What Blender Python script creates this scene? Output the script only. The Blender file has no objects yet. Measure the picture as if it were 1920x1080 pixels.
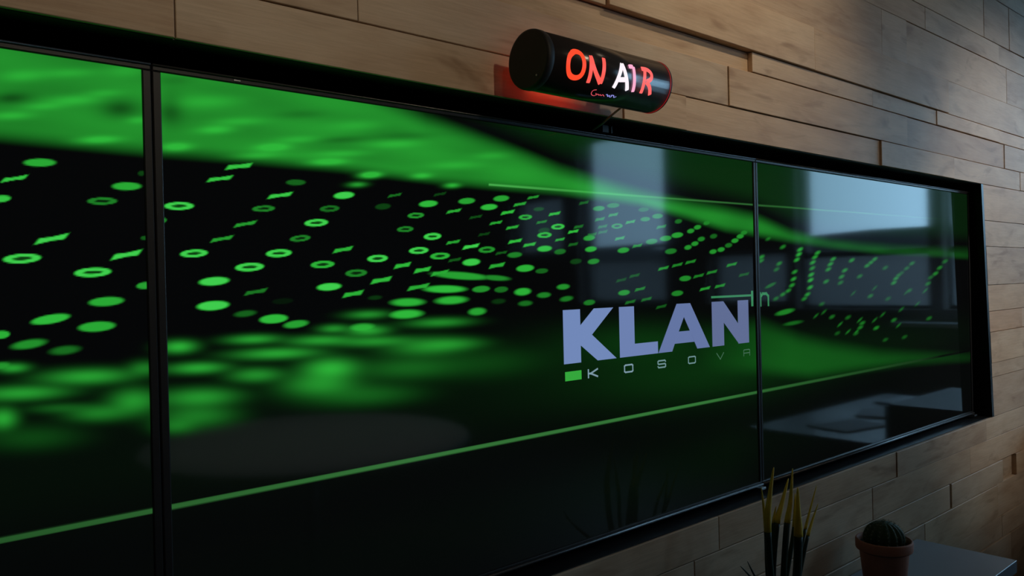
import bpy, math, random
import numpy as np
from mathutils import Vector

# ------------------------------------------------------------------ scene, camera, world, light
sc = bpy.context.scene
col = sc.collection
R = math.radians
H0 = 1.017            # height of the displays' lower picture edge above the floor; z below is measured from there
CAM = Vector((-0.30433, -0.93458, 0.43263 + H0))
YAW, PITCH, ROLL, FPX = 0.84735859, -0.00461103, -0.0237786, 1500.4

cam_d = bpy.data.cameras.new('camera'); cam = bpy.data.objects.new('camera', cam_d); col.objects.link(cam)
cam_d.sensor_width = 36.0; cam_d.lens = FPX * 36.0 / 1920.0; cam_d.clip_start = 0.02
_F = Vector((math.cos(YAW) * math.cos(PITCH), math.sin(YAW) * math.cos(PITCH), math.sin(PITCH)))
_Rt = Vector((math.sin(YAW), -math.cos(YAW), 0)); _U = _Rt.cross(_F)
_R2 = math.cos(ROLL) * _Rt + math.sin(ROLL) * _U; _U2 = -math.sin(ROLL) * _Rt + math.cos(ROLL) * _U
from mathutils import Matrix
cam.matrix_world = Matrix(((_R2.x, _U2.x, -_F.x, CAM.x), (_R2.y, _U2.y, -_F.y, CAM.y), (_R2.z, _U2.z, -_F.z, CAM.z), (0, 0, 0, 1)))
sc.camera = cam

world = bpy.data.worlds.new('overcast_sky'); sc.world = world; world.use_nodes = True
bg = world.node_tree.nodes['Background']
bg.inputs[0].default_value = (0.40, 0.70, 1.0, 1); bg.inputs[1].default_value = 6.2      # overcast daylight

sc.view_settings.view_transform = 'Standard'; sc.view_settings.look = 'None'
sc.view_settings.exposure = 0.0; sc.view_settings.gamma = 1.0; sc.view_settings.use_curve_mapping = False
sc.cycles.use_denoising = True
sc.cycles.max_bounces = 8; sc.cycles.diffuse_bounces = 4; sc.cycles.glossy_bounces = 4
sc.cycles.sample_clamp_indirect = 4.0; sc.cycles.caustics_reflective = False; sc.cycles.caustics_refractive = False

WARM, NEUT = (1.0, 0.84, 0.62), (1.0, 0.93, 0.86)
SPOTS = [(-.40, -2.0, 1.0, 52, 1.0, 20.0, WARM), (.45, -2.0, 1.0, 50, 1.0, 25.0, WARM), (1.10, -.85, 1.05, 62, 1.0, 22.0, WARM), (1.90, -2.1, .75, 46, 1.0, 11.0, WARM), (2.65, -2.4, .52, 36, .85, 86.0, NEUT), (1.45, -2.5, 0.0, 50, .6, 45.0, NEUT)]  # last two are fill lamps added for the right wall and round table

# ------------------------------------------------------------------ helpers
class MB:
    def __init__(s): s.v = []; s.f = []; s.smooth = []
    def add(s, vs, fs, sm=False):
        o = len(s.v); s.v += [tuple(v) for v in vs]
        for f in fs: s.f.append(tuple(i + o for i in f)); s.smooth.append(sm)
        return s
    def box(s, x0, x1, y0, y1, z0, z1):
        return s.add([(x0,y0,z0),(x1,y0,z0),(x1,y1,z0),(x0,y1,z0),(x0,y0,z1),(x1,y0,z1),(x1,y1,z1),(x0,y1,z1)],
                     [(0,3,2,1),(4,5,6,7),(0,1,5,4),(1,2,6,5),(2,3,7,6),(3,0,4,7)])
    def chamfer(s, x0, x1, y0, y1, z0, z1, c=0.001):
        """box whose front (y0) edges are chamfered"""
        a = [(x0+c,y0,z0+c),(x1-c,y0,z0+c),(x1-c,y0,z1-c),(x0+c,y0,z1-c)]
        b = [(x0,y0+c,z0),(x1,y0+c,z0),(x1,y0+c,z1),(x0,y0+c,z1)]
        d = [(x0,y1,z0),(x1,y1,z0),(x1,y1,z1),(x0,y1,z1)]
        f = [(0,1,2,3),(11,10,9,8)]
        for i in range(4):
            j = (i+1) % 4; f += [(4+i,4+j,j,i),(8+i,8+j,4+j,4+i)]
        return s.add(a+b+d, f)
    def lathe(s, prof, n=32, c=(0,0,0), axis='z', cap=True):
        vs, fs = [], []
        for r, h in prof:
            for k in range(n):
                a = 2*math.pi*k/n; p = (r*math.cos(a), r*math.sin(a), h)
                if axis == 'x': p = (h, p[0], p[1])
                if axis == 'y': p = (p[0], h, p[1])
                vs.append((p[0]+c[0], p[1]+c[1], p[2]+c[2]))
        for i in range(len(prof)-1):
            for k in range(n):
                k2 = (k+1) % n; fs.append((i*n+k, i*n+k2, (i+1)*n+k2, (i+1)*n+k))
        s.add(vs, fs, True)
        if cap:
            o = len(s.v) - len(vs); m = len(prof)-1
            s.f.append(tuple(o+k for k in reversed(range(n)))); s.smooth.append(False)
            s.f.append(tuple(o+m*n+k for k in range(n))); s.smooth.append(False)
        return s
    def tube(s, pts, rad, n=8):
        pts = [Vector(p) for p in pts]; rr = rad if isinstance(rad, (list, tuple)) else [rad]*len(pts)
        vs, fs = [], []
        for i, p in enumerate(pts):
            t = (pts[min(i+1, len(pts)-1)] - pts[max(i-1, 0)]).normalized()
            a = t.cross(Vector((0, 1, 0.01))).normalized(); b = t.cross(a)
            for k in range(n):
                w = 2*math.pi*k/n; vs.append(p + (a*math.cos(w) + b*math.sin(w))*rr[i])
        for i in range(len(pts)-1):
            for k in range(n):
                k2 = (k+1) % n; fs.append((i*n+k, i*n+k2, (i+1)*n+k2, (i+1)*n+k))
        fs.append(tuple(reversed(range(n)))); fs.append(tuple((len(pts)-1)*n+k for k in range(n)))
        return s.add(vs, fs, True)
    def mesh(s, name):
        m = bpy.data.meshes.new(name); m.from_pydata(s.v, [], s.f); m.update()
        m.polygons.foreach_set('use_smooth', s.smooth)
        return m
    def build(s, name, mat, parent=None, loc=(0,0,0)):
        m = s.mesh(name); m.materials.append(mat)
        o = bpy.data.objects.new(name, m); col.objects.link(o); o.location = loc
        if parent is not None: o.parent = parent
        return o

def tag(o, label=None, cat=None, group=None, kind=None):
    if label: o['label'] = label
    if cat: o['category'] = cat
    if group: o['group'] = group
    if kind: o['kind'] = kind
    return o
def empty(name, loc=(0,0,0)):
    o = bpy.data.objects.new(name, None); col.objects.link(o); o.location = loc; o.empty_display_size = 0.05
    return o

def mat(name, rgb, rough=0.5, metal=0.0, spec=0.5, emit=None, es=1.0, noise=None, bump=None):
    m = bpy.data.materials.new(name); m.use_nodes = True
    nt = m.node_tree; b = nt.nodes['Principled BSDF']
    b.inputs['Base Color'].default_value = (*rgb, 1); b.inputs['Roughness'].default_value = rough
    b.inputs['Metallic'].default_value = metal; b.inputs['Specular IOR Level'].default_value = spec
    if emit: b.inputs['Emission Color'].default_value = (*emit, 1); b.inputs['Emission Strength'].default_value = es
    tc = nt.nodes.new('ShaderNodeTexCoord')
    nz = nt.nodes.new('ShaderNodeTexNoise'); nz.inputs['Scale'].default_value = noise[0] if noise else 40; nz.inputs['Detail'].default_value = 5
    nt.links.new(tc.outputs['Object'], nz.inputs['Vector'])
    if noise:                                   # (scale, amount): mottled colour
        mp = nt.nodes.new('ShaderNodeMapRange'); mp.inputs[3].default_value = 1-noise[1]; mp.inputs[4].default_value = 1+noise[1]
        nt.links.new(nz.outputs['Fac'], mp.inputs[0])
        mx = nt.nodes.new('ShaderNodeVectorMath'); mx.operation = 'SCALE'; mx.inputs[0].default_value = rgb
        nt.links.new(mp.outputs[0], mx.inputs['Scale']); nt.links.new(mx.outputs[0], b.inputs['Base Color'])
    if bump:
        bp = nt.nodes.new('ShaderNodeBump'); bp.inputs['Strength'].default_value = bump; bp.inputs['Distance'].default_value = 0.002
        nt.links.new(nz.outputs['Fac'], bp.inputs['Height']); nt.links.new(bp.outputs[0], b.inputs['Normal'])
    return m

def wood_material():
    m = bpy.data.materials.new('maple_plank_wood'); m.use_nodes = True; nt = m.node_tree; L = nt.links.new
    b = nt.nodes['Principled BSDF']; b.inputs['Roughness'].default_value = 0.55; b.inputs['Specular IOR Level'].default_value = 0.3
    tc = nt.nodes.new('ShaderNodeTexCoord'); oi = nt.nodes.new('ShaderNodeObjectInfo')
    off = nt.nodes.new('ShaderNodeVectorMath'); off.operation = 'SCALE'; off.inputs[0].default_value = (37.0, 11.0, 23.0); L(oi.outputs['Random'], off.inputs['Scale'])
    ad = nt.nodes.new('ShaderNodeVectorMath'); L(tc.outputs['Object'], ad.inputs[0]); L(off.outputs[0], ad.inputs[1])
    def noise(scale, vec, detail=4, rough=0.55, dist=0.0):
        mp = nt.nodes.new('ShaderNodeMapping'); mp.inputs['Scale'].default_value = vec; L(ad.outputs[0], mp.inputs[0])
        n = nt.nodes.new('ShaderNodeTexNoise'); n.inputs['Scale'].default_value = scale; n.inputs['Detail'].default_value = detail
        n.inputs['Roughness'].default_value = rough; n.inputs['Distortion'].default_value = dist; L(mp.outputs[0], n.inputs['Vector']); return n
    def ramp(src, stops):
        r = nt.nodes.new('ShaderNodeValToRGB'); e = r.color_ramp.elements
        e[0].position, e[0].color = stops[0][0], (*stops[0][1], 1); e[1].position, e[1].color = stops[-1][0], (*stops[-1][1], 1)
        for p, c in stops[1:-1]: k = e.new(p); k.color = (*c, 1)
        L(src, r.inputs[0]); return r
    def mul(a, c, f=1.0):
        x = nt.nodes.new('ShaderNodeMix'); x.data_type = 'RGBA'; x.blend_type = 'MULTIPLY'; x.inputs['Factor'].default_value = f
        L(a, x.inputs['A']); L(c, x.inputs['B']); return x.outputs['Result']
    broad = noise(5.0, (1, 1, 4), 3, 0.5, 0.6)
    base = ramp(broad.outputs['Fac'], [(0.25, (0.47, 0.315, 0.20)), (0.5, (0.59, 0.43, 0.29)), (0.8, (0.67, 0.52, 0.37))])
    grain = noise(14.0, (1, 6, 22), 6, 0.6, 0.4)
    gr = ramp(grain.outputs['Fac'], [(0.3, (0.90, 0.885, 0.87)), (0.62, (1.03, 1.03, 1.03))])
    stain = noise(3.2, (1.3, 1, 5), 3, 0.5, 1.2)
    st = ramp(stain.outputs['Fac'], [(0.26, (0.68, 0.62, 0.57)), (0.42, (1, 1, 1))])
    knot = noise(9.0, (1, 1, 2.2), 2, 0.4, 2.0)
    kn = ramp(knot.outputs['Fac'], [(0.13, (0.45, 0.37, 0.32)), (0.21, (1, 1, 1))])
    c = mul(mul(mul(mul(base.outputs[0], gr.outputs[0]), st.outputs[0]), kn.outputs[0]), oi.outputs['Color'])
    L(c, b.inputs['Base Color'])
    bp = nt.nodes.new('ShaderNodeBump'); bp.inputs['Strength'].default_value = 0.25; bp.inputs['Distance'].default_value = 0.001
    L(grain.outputs['Fac'], bp.inputs['Height']); L(bp.outputs[0], b.inputs['Normal'])
    return m

M = dict(
    wood=wood_material(),
    backing=mat('dark_wall_backing', (0.035, 0.022, 0.014), 0.9, noise=(20, .3)),
    black=mat('black_satin_lining', (0.006, 0.006, 0.007), 0.42, noise=(30, .2)),
    ledge=mat('black_gloss_ledge', (0.010, 0.011, 0.013), 0.38, noise=(25, .2)),
    bezel=mat('dark_bezel_plastic', (0.012, 0.011, 0.011), 0.45, noise=(60, .2)),
    rim=mat('grey_metal_rim', (0.10, 0.10, 0.105), 0.35, 0.6, noise=(60, .15)),
    steel=mat('bright_clip_metal', (0.55, 0.55, 0.56), 0.3, 1.0, noise=(60, .1)),
    plaster=mat('grey_plaster', (0.30, 0.29, 0.28), 0.9, noise=(6, .08), bump=.1),
    darkwall=mat('dark_painted_wall', (0.05, 0.05, 0.055), 0.9, noise=(6, .1)),
    ceil=mat('white_ceiling_paint', (0.55, 0.55, 0.54), 0.9, noise=(6, .05)),
    floor=mat('dark_oak_floor', (0.09, 0.06, 0.04), 0.5, noise=(8, .3)),
    frame=mat('dark_window_frame', (0.03, 0.032, 0.035), 0.4, noise=(30, .1)),
    white=mat('dimmed_white_laminate', (0.20, 0.203, 0.222), 0.35, noise=(15, .06)),  # whitish laminate, foreground dimness put into its base grey
    paper=mat('white_paper', (0.75, 0.77, 0.82), 0.8, noise=(15, .04)),
    leg=mat('grey_metal_leg', (0.25, 0.25, 0.26), 0.4, 0.7, noise=(30, .1)),
    terracotta=mat('brown_terracotta', (0.42, 0.16, 0.10), 0.75, noise=(25, .2), bump=.3),
    soil=mat('dark_soil', (0.03, 0.02, 0.014), 1.0, noise=(120, .5), bump=1.0),
    cactus=mat('dark_green_cactus', (0.035, 0.065, 0.03), 0.7, noise=(60, .35)),
    spine=mat('pale_cactus_spines', (0.42, 0.40, 0.30), 0.7, noise=(60, .1)),
    leaf=mat('dark_green_leaf', (0.020, 0.035, 0.014), 0.6, noise=(30, .35)),
    yellow=mat('yellow_leaf_tip', (0.85, 0.56, 0.05), 0.6, noise=(40, .25)),
    tube=mat('glossy_black_acrylic', (0.034, 0.029, 0.029), 0.22, noise=(30, .2)),
    cap=mat('matt_black_cap', (0.010, 0.008, 0.007), 0.6, noise=(60, .2)),
    redlight=mat('red_led_glow', (0.3, 0.01, 0.01), 0.5, emit=(1.0, 0.055, 0.02), es=4.8),
    cable=mat('grey_cable', (0.34, 0.32, 0.31), 0.5, noise=(60, .1)),
    concrete=mat('grey_facade', (0.22, 0.21, 0.205), 0.95, noise=(2, .1)),
    roof=mat('dark_metal_roof', (0.02, 0.022, 0.025), 0.6, noise=(3, .1)),
    ground=mat('asphalt', (0.12, 0.12, 0.12), 0.9, noise=(5, .2)),
    lamp_body=mat('white_lamp_housing', (0.6, 0.6, 0.6), 0.4, noise=(30, .05)),
    bulb=mat('warm_bulb', (.8,.7,.5), .5, emit=(1.0,.8,.55), es=6),
    cabinet=mat('grey_cabinet_lacquer', (.06,.06,.065), .5, noise=(10,.06)),
)
def glass_material():
    m = bpy.data.materials.new('window_glass'); m.use_nodes = True; nt = m.node_tree
    nt.nodes.remove(nt.nodes['Principled BSDF']); out = nt.nodes['Material Output']
    t = nt.nodes.new('ShaderNodeBsdfTransparent'); t.inputs[0].default_value = (0.93, 0.96, 0.96, 1)
    g = nt.nodes.new('ShaderNodeBsdfGlossy'); g.inputs['Roughness'].default_value = 0.02
    mx = nt.nodes.new("ShaderNodeMixShader"); mx.inputs[0].default_value = 0.05; nt.links.new(t.outputs[0], mx.inputs[1]); nt.links.new(g.outputs[0], mx.inputs[2])
    nt.links.new(mx.outputs[0], out.inputs[0]); return m
M['glass'] = glass_material()
# ------------------------------------------------------------------ room shell
rnd = random.Random(7)
WF = -0.042                     # nominal face of the wood planks; the displays' glass is at y = 0
RX0, RX1 = -1.262, 2.462        # recess
RZT, RZB = 0.709, -0.0207
FLOOR, CEIL = -H0, 1.90
XL, XR, YB = -3.2, 5.5, -6.4

b = MB()                        # backing wall around the recess
b.box(XL, RX0-.01, -.022, .2, FLOOR+H0, CEIL+H0); b.box(RX1+.03, XR, -.022, .2, FLOOR+H0, CEIL+H0)
b.box(RX0-.01, RX1+.03, -.022, .2, RZT+.006+H0, CEIL+H0); b.box(RX0-.01, RX1+.03, -.022, .2, FLOOR+H0, RZB-.006+H0)
b.box(RX0-.01, RX1+.03, .1, .2, RZB-.006+H0, RZT+.006+H0)
wall_back = tag(b.build('wall_back', M['backing']), 'wall clad in pale wood planks of uneven width and depth', kind='structure')

def rjamb(z):                   # the right-hand cut edge of the planks leans slightly
    t = (z - RZB) / (RZT - RZB); return 2.487 + (2.431 - 2.487) * t

# black lining of the recess
o = MB().box(RX0, RX1+.03, -.036, .1, RZB-.006+H0, RZB+H0).build('trim_1', M['ledge']); tag(o, 'black ledge along the bottom of the screen recess', kind='structure')
o = MB().box(RX0, RX1+.03, -.036, .1, RZT+H0, RZT+.006+H0).build('trim_2', M['black']); tag(o, 'black lining along the top of the screen recess', kind='structure')
jp = []
for zz in (RZB, RZT):
    xf, xk = rjamb(zz)-.002, max(rjamb(zz), 2.4475)
    jp += [(xf,WF-.0015,zz+H0), (xf+.016,WF-.0015,zz+H0), (xk+.012,.1,zz+H0), (xk,.1,zz+H0), (xk,-.006,zz+H0)]
o = MB().add(jp, [(4,3,2,1,0),(5,6,7,8,9),(0,1,6,5),(1,2,7,6),(2,3,8,7),(3,4,9,8),(4,0,5,9)]).build('trim_3', M['black']); tag(o, 'black lining at the right end of the screen recess', kind='structure')
o = MB().box(RX0-.006, RX0, -.036, .1, RZB+H0, RZT+H0).build('trim_4', M['black']); tag(o, 'black lining at the left end of the screen recess', kind='structure')

tints = [(1,1,1), (1.08,1.05,1.0), (.92,.88,.84), (1.0,.95,.88), (1.04,1.04,1.04), (.88,.86,.86), (1.0,.92,.85)]
def plank(x0, x1, z0, z1, dy=0.0, tint=None, gap=.0009, slant=False):
    """one board; dy > 0 stands proud of the nominal face"""
    w, h = x1-x0, z1-z0
    mb = MB()
    if slant:                    # left end cut along the recess edge
        e0, e1 = rjamb(z0)+.0145, rjamb(z1)+.0145; X0 = min(e0, e1); w = x1-X0; y0, y1, c = WF-dy, -.022, .0008
        mb.add([(e0-X0,0,gap),(w-gap,0,gap),(w-gap,0,h-gap),(e1-X0,0,h-gap),(e0-X0,y1-y0,gap),(w-gap,y1-y0,gap),(w-gap,y1-y0,h-gap),(e1-X0,y1-y0,h-gap)],
               [(0,1,2,3),(1,5,6,2),(5,4,7,6),(4,0,3,7),(3,2,6,7),(4,5,1,0)]); x0 = X0
    else:
        mb.chamfer(gap, w-gap, 0, -.022-(WF-dy), gap, h-gap, .0008)
    p = mb.build('plank', M['wood'], wall_back, (x0, WF-dy, z0+H0))
    t = tint or rnd.choice(tints); p.color = (*t, 1)
    return p
def row(z0, z1, xs, dys=None, tn=None, gap=.0009):
    for i in range(len(xs)-1):
        plank(xs[i], xs[i+1], z0, z1, dys[i] if dys else rnd.uniform(-.002, .003), tn[i] if tn else None, gap)
def fill(x0, x1):               # random joints where the photograph does not reach
    xs = [x0]
    while x1 - xs[-1] > 1.0: xs.append(xs[-1] + rnd.uniform(.35, .9))
    return xs + [x1]
G1, G2, G3, G4, G5 = (1,1,1), (1.1,1.07,1.02), (.86,.80,.75), (1.03,.96,.87), (.93,.92,.93)
Lx = fill(XL, -.62)
# rows above the recess, bottom to top (joints as seen)
row(.709, .773, Lx + [.004,.747,.925,1.733,2.213,2.799] + fill(3.4, XR), [0]*len(Lx) + [-.001,.001,-.002,.003,.001,.002] + [0]*9, [None]*(len(Lx)-1)+[G3,G1,G4,G4,G2,G1,G4,G1]+[None]*9)
row(.773, .8525, Lx + [.233,1.065,1.896,2.65] + fill(3.3, XR), [0]*len(Lx)+[-.001,.001,-.001,.001]+[0]*9, [None]*(len(Lx)-1)+[G1,G1,G4,(.84,.76,.69),G5]+[None]*9)
row(.8525, .894, Lx + [.233,1.148,1.692,2.091,2.60] + fill(3.3, XR), [0]*len(Lx)+[-.008,.002,.001,.003,.001]+[0]*9, [None]*(len(Lx)-1)+[G1,G4,G2,G1,G2,G2]+[None]*9)
row(.894, .991, Lx + [.10,.708,1.396,2.17] + fill(2.95, XR), [0]*len(Lx)+[.001,.008,.007,.002]+[0]*9, [None]*(len(Lx)-1)+[G1,G1,G2,G4,G1]+[None]*9)
row(.991, 1.109, fill(XL,.5) + [1.10,1.752,1.904,2.69] + fill(3.5, XR), None)
row(1.109, 1.173, fill(XL,.7) + [1.3,2.031,2.62] + fill(3.1, XR), None)
row(1.173, 1.315, fill(XL,.3) + [.95,1.7,2.487,2.72] + fill(3.2, XR), None)
row(1.315, 1.39, fill(XL,.4) + [1.2,1.9,2.4,2.95] + fill(3.6, XR), None)
for z0, z1 in ((1.39,1.51),(1.51,1.58),(1.58,1.70),(1.70,1.79),(1.79,1.895)): row(z0, z1, fill(XL, XR))
# right of the recess
zs = [RZB,.103,.148,.246,.312,.395,.516,.597,.709]
ends = [3.2, 2.95, 3.3, 2.798, 3.1, 3.35, 2.98, 3.25]
tn = [G5, G1, G2, (1.0,.86,.74), G4, G5, G1, G4]
for i in range(8):
    plank(2.4, ends[i], zs[i], zs[i+1], [.001,0,.002,-.001,.001,.002,0,.001][i], tn[i], slant=True)
    for a, c in zip(fill(ends[i], XR)[:-1], fill(ends[i], XR)[1:]): pass
    xs = fill(ends[i], XR); row(zs[i], zs[i+1], xs)
# left of the recess
for i in range(8): row(zs[i], zs[i+1], fill(XL, RX0-.006))
# below the recess
row(-.0875, RZB-.001, fill(XL,.2) + [1.0,1.789,2.433] + fill(3.1, XR), None)
row(-.169, -.0875, fill(XL,.3) + [.92,1.65,2.298] + fill(2.9, XR), None)
row(-.2395, -.169, fill(XL,.5) + [1.3,2.136], None)
row(-.2395, -.169, [2.145,2.572,2.70] + fill(3.3, XR), [.001,-.012,.002]+[0]*9)
row(-.346, -.2395, fill(XL,.4) + [1.2,1.95,2.52] + fill(3.0, XR), None)
z = -.346
for h in (.07,.11,.085,.12,.065,.10,.12): row(z-h if z-h > FLOOR else FLOOR, z, fill(XL, XR)); z -= h

o = MB().box(XL-.2, XR+.3, YB-.2, .2, FLOOR-.05+H0, FLOOR+H0).build('floor', M['floor']); tag(o, 'dark wooden floor of the studio', kind='structure')
o = MB().box(XL-.2, XR+.3, YB-.2, .2, CEIL+H0, CEIL+.1+H0).build('ceiling', M['ceil']); tag(o, 'white painted ceiling', kind='structure')
o = MB().box(XL-.2, XL, YB, -.045, FLOOR+H0, CEIL+H0).build('wall_left', M['darkwall']); tag(o, 'dark painted side wall', kind='structure')
o = MB().box(XL-.2, XR+.3, YB-.2, YB, FLOOR+H0, CEIL+H0).build('wall_front', M['darkwall']); tag(o, 'dark painted wall facing the video wall', kind='structure')

# right-hand wall with windows: (y far, y near, z0, z1, transom)
WINS = [(-1.20, -.10, .19, 1.80, .60), (-2.28, -1.30, .19, 1.80, .60), (-3.10, -2.37, .22, .66, None), (-4.62, -3.55, .23, 1.85, .76), (-5.65, -4.84, .74, 1.34, None)]
w = MB(); x0, x1 = XR, XR+.25
ys = YB
for y0, y1, z0, z1, tr in sorted(WINS):
    w.box(x0, x1, ys, y0, FLOOR+H0, CEIL+H0); w.box(x0, x1, y0, y1, FLOOR+H0, z0+H0); w.box(x0, x1, y0, y1, z1+H0, CEIL+H0); ys = y1
w.box(x0, x1, ys, -.045, FLOOR+H0, CEIL+H0)
tag(w.build('wall_right', M['plaster']), 'grey plastered wall with tall windows', kind='structure')
for i, (y0, y1, z0, z1, tr) in enumerate(WINS):
    root = empty('window_%d' % (i+1), (XR+.12, (y0+y1)/2, z0+H0)); tag(root, 'dark framed window letting in overcast daylight', kind='structure')
    hw, hh, t = (y1-y0)/2, z1-z0, .028
    MB().box(-.03,.03,-hw,-hw+t,0,hh).box(-.03,.03,hw-t,hw,0,hh).box(-.03,.03,-hw+t,hw-t,0,t).box(-.03,.03,-hw+t,hw-t,hh-t,hh).build('window_frame', M['frame'], root)
    cuts = [t, hh-t]
    if tr is not None:
        k = tr-z0; MB().box(-.03,.03,-hw+t,hw-t,k-.02,k+.02).build('transom', M['frame'], root); cuts = [t, k-.02, k+.02, hh-t]
    for a, c in zip(cuts[::2], cuts[1::2]): MB().box(-.003,.003,-hw+t,hw-t,a,c).build('pane', M['glass'], root)
    ld = bpy.data.lights.new('window_portal', 'AREA'); ld.shape = 'RECTANGLE'; ld.size = hw*2; ld.size_y = hh; ld.cycles.is_portal = True
    lo = bpy.data.objects.new('window_portal', ld); col.objects.link(lo); lo.location = (XR+.245, (y0+y1)/2, z0+hh/2+H0); lo.rotation_euler = (R(90), 0, R(90))

# outside: a long low hall with a dark arched roof beyond the windows
hall = empty('neighbouring_hall', (9.5, -5, FLOOR+H0-.5)); tag(hall, 'low grey hall with dark arched roof seen through the windows', 'building')
MB().box(-1, 1, -9, 4.6, 0, .74+H0+.5).build('facade', M['concrete'], hall)
pr = [(4.7,.16),(3.0,.19),(2.0,.20),(1.2,.17),(.6,.12),(.2,.07),(-.3,.04),(-1.0,.14),(-2.5,.19),(-4.5,.18),(-7,.14),(-9.1,.03)]
MB().box(-.9, -.7, -5.6, -2.72, 0, 2.0+H0+.5).build('added_tower', M['concrete'], hall)  # block added to dim the sky behind the farthest window
rb = MB(); n = len(pr); zb = .74+H0+.5
vs = [(x, y, zb+h) for x in (-1.06, 1.06) for y, h in pr] + [(x, y, zb) for x in (-1.06, 1.06) for y, h in pr]
fs = []
for i in range(n-1):
    fs += [(i, i+1, n+i+1, n+i), (i, 2*n+i, 2*n+i+1, i+1), (n+i, n+i+1, 3*n+i+1, 3*n+i), (2*n+i, 3*n+i, 3*n+i+1, 2*n+i+1)]
fs += [(0, n, 3*n, 2*n), (n-1, 3*n-1, 4*n-1, 2*n-1)]
rb.add(vs, fs).build('roof', M['roof'], hall)
tag(MB().box(5.8, 40, -30, 25, FLOOR+H0-.6, FLOOR+H0-.5).build('ground_outside', M['ground']), 'grey asphalt yard outside the windows', kind='structure')

# ------------------------------------------------------------------ video wall: three displays
PW, PH = 1.2096, 0.6804
PX = [-0.0201-PW, 0.0, 1.2261]
bt = np.array([(-2,1.2),(.20,.76),(.279,.714),(.366,.683),(.444,.669),(.517,.655),(.633,.631),(.765,.614),(.915,.597),(1.07,.587),(1.208,.577),(1.358,.547),(1.555,.528),(1.912,.521),(2.436,.521)])
bb = np.array([(-2,.60),(-.155,.591),(-.022,.589),(.09,.59),(.227,.589),(.364,.584),(.483,.582),(.632,.581),(.836,.571),(.98,.552),(1.106,.532),(1.206,.526),(1.379,.512),(1.554,.502),(1.813,.491),(2.434,.479)])
lt = np.array([(.9,.36),(1.229,.361),(1.395,.317),(1.544,.29),(1.802,.253),(2.418,.195)])
lb = np.array([(.9,.25),(1.234,.215),(1.437,.185),(1.649,.180),(1.963,.172),(2.415,.147)])
def ss(a): a = np.clip(a, 0, 1); return a*a*(3-2*a)
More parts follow.
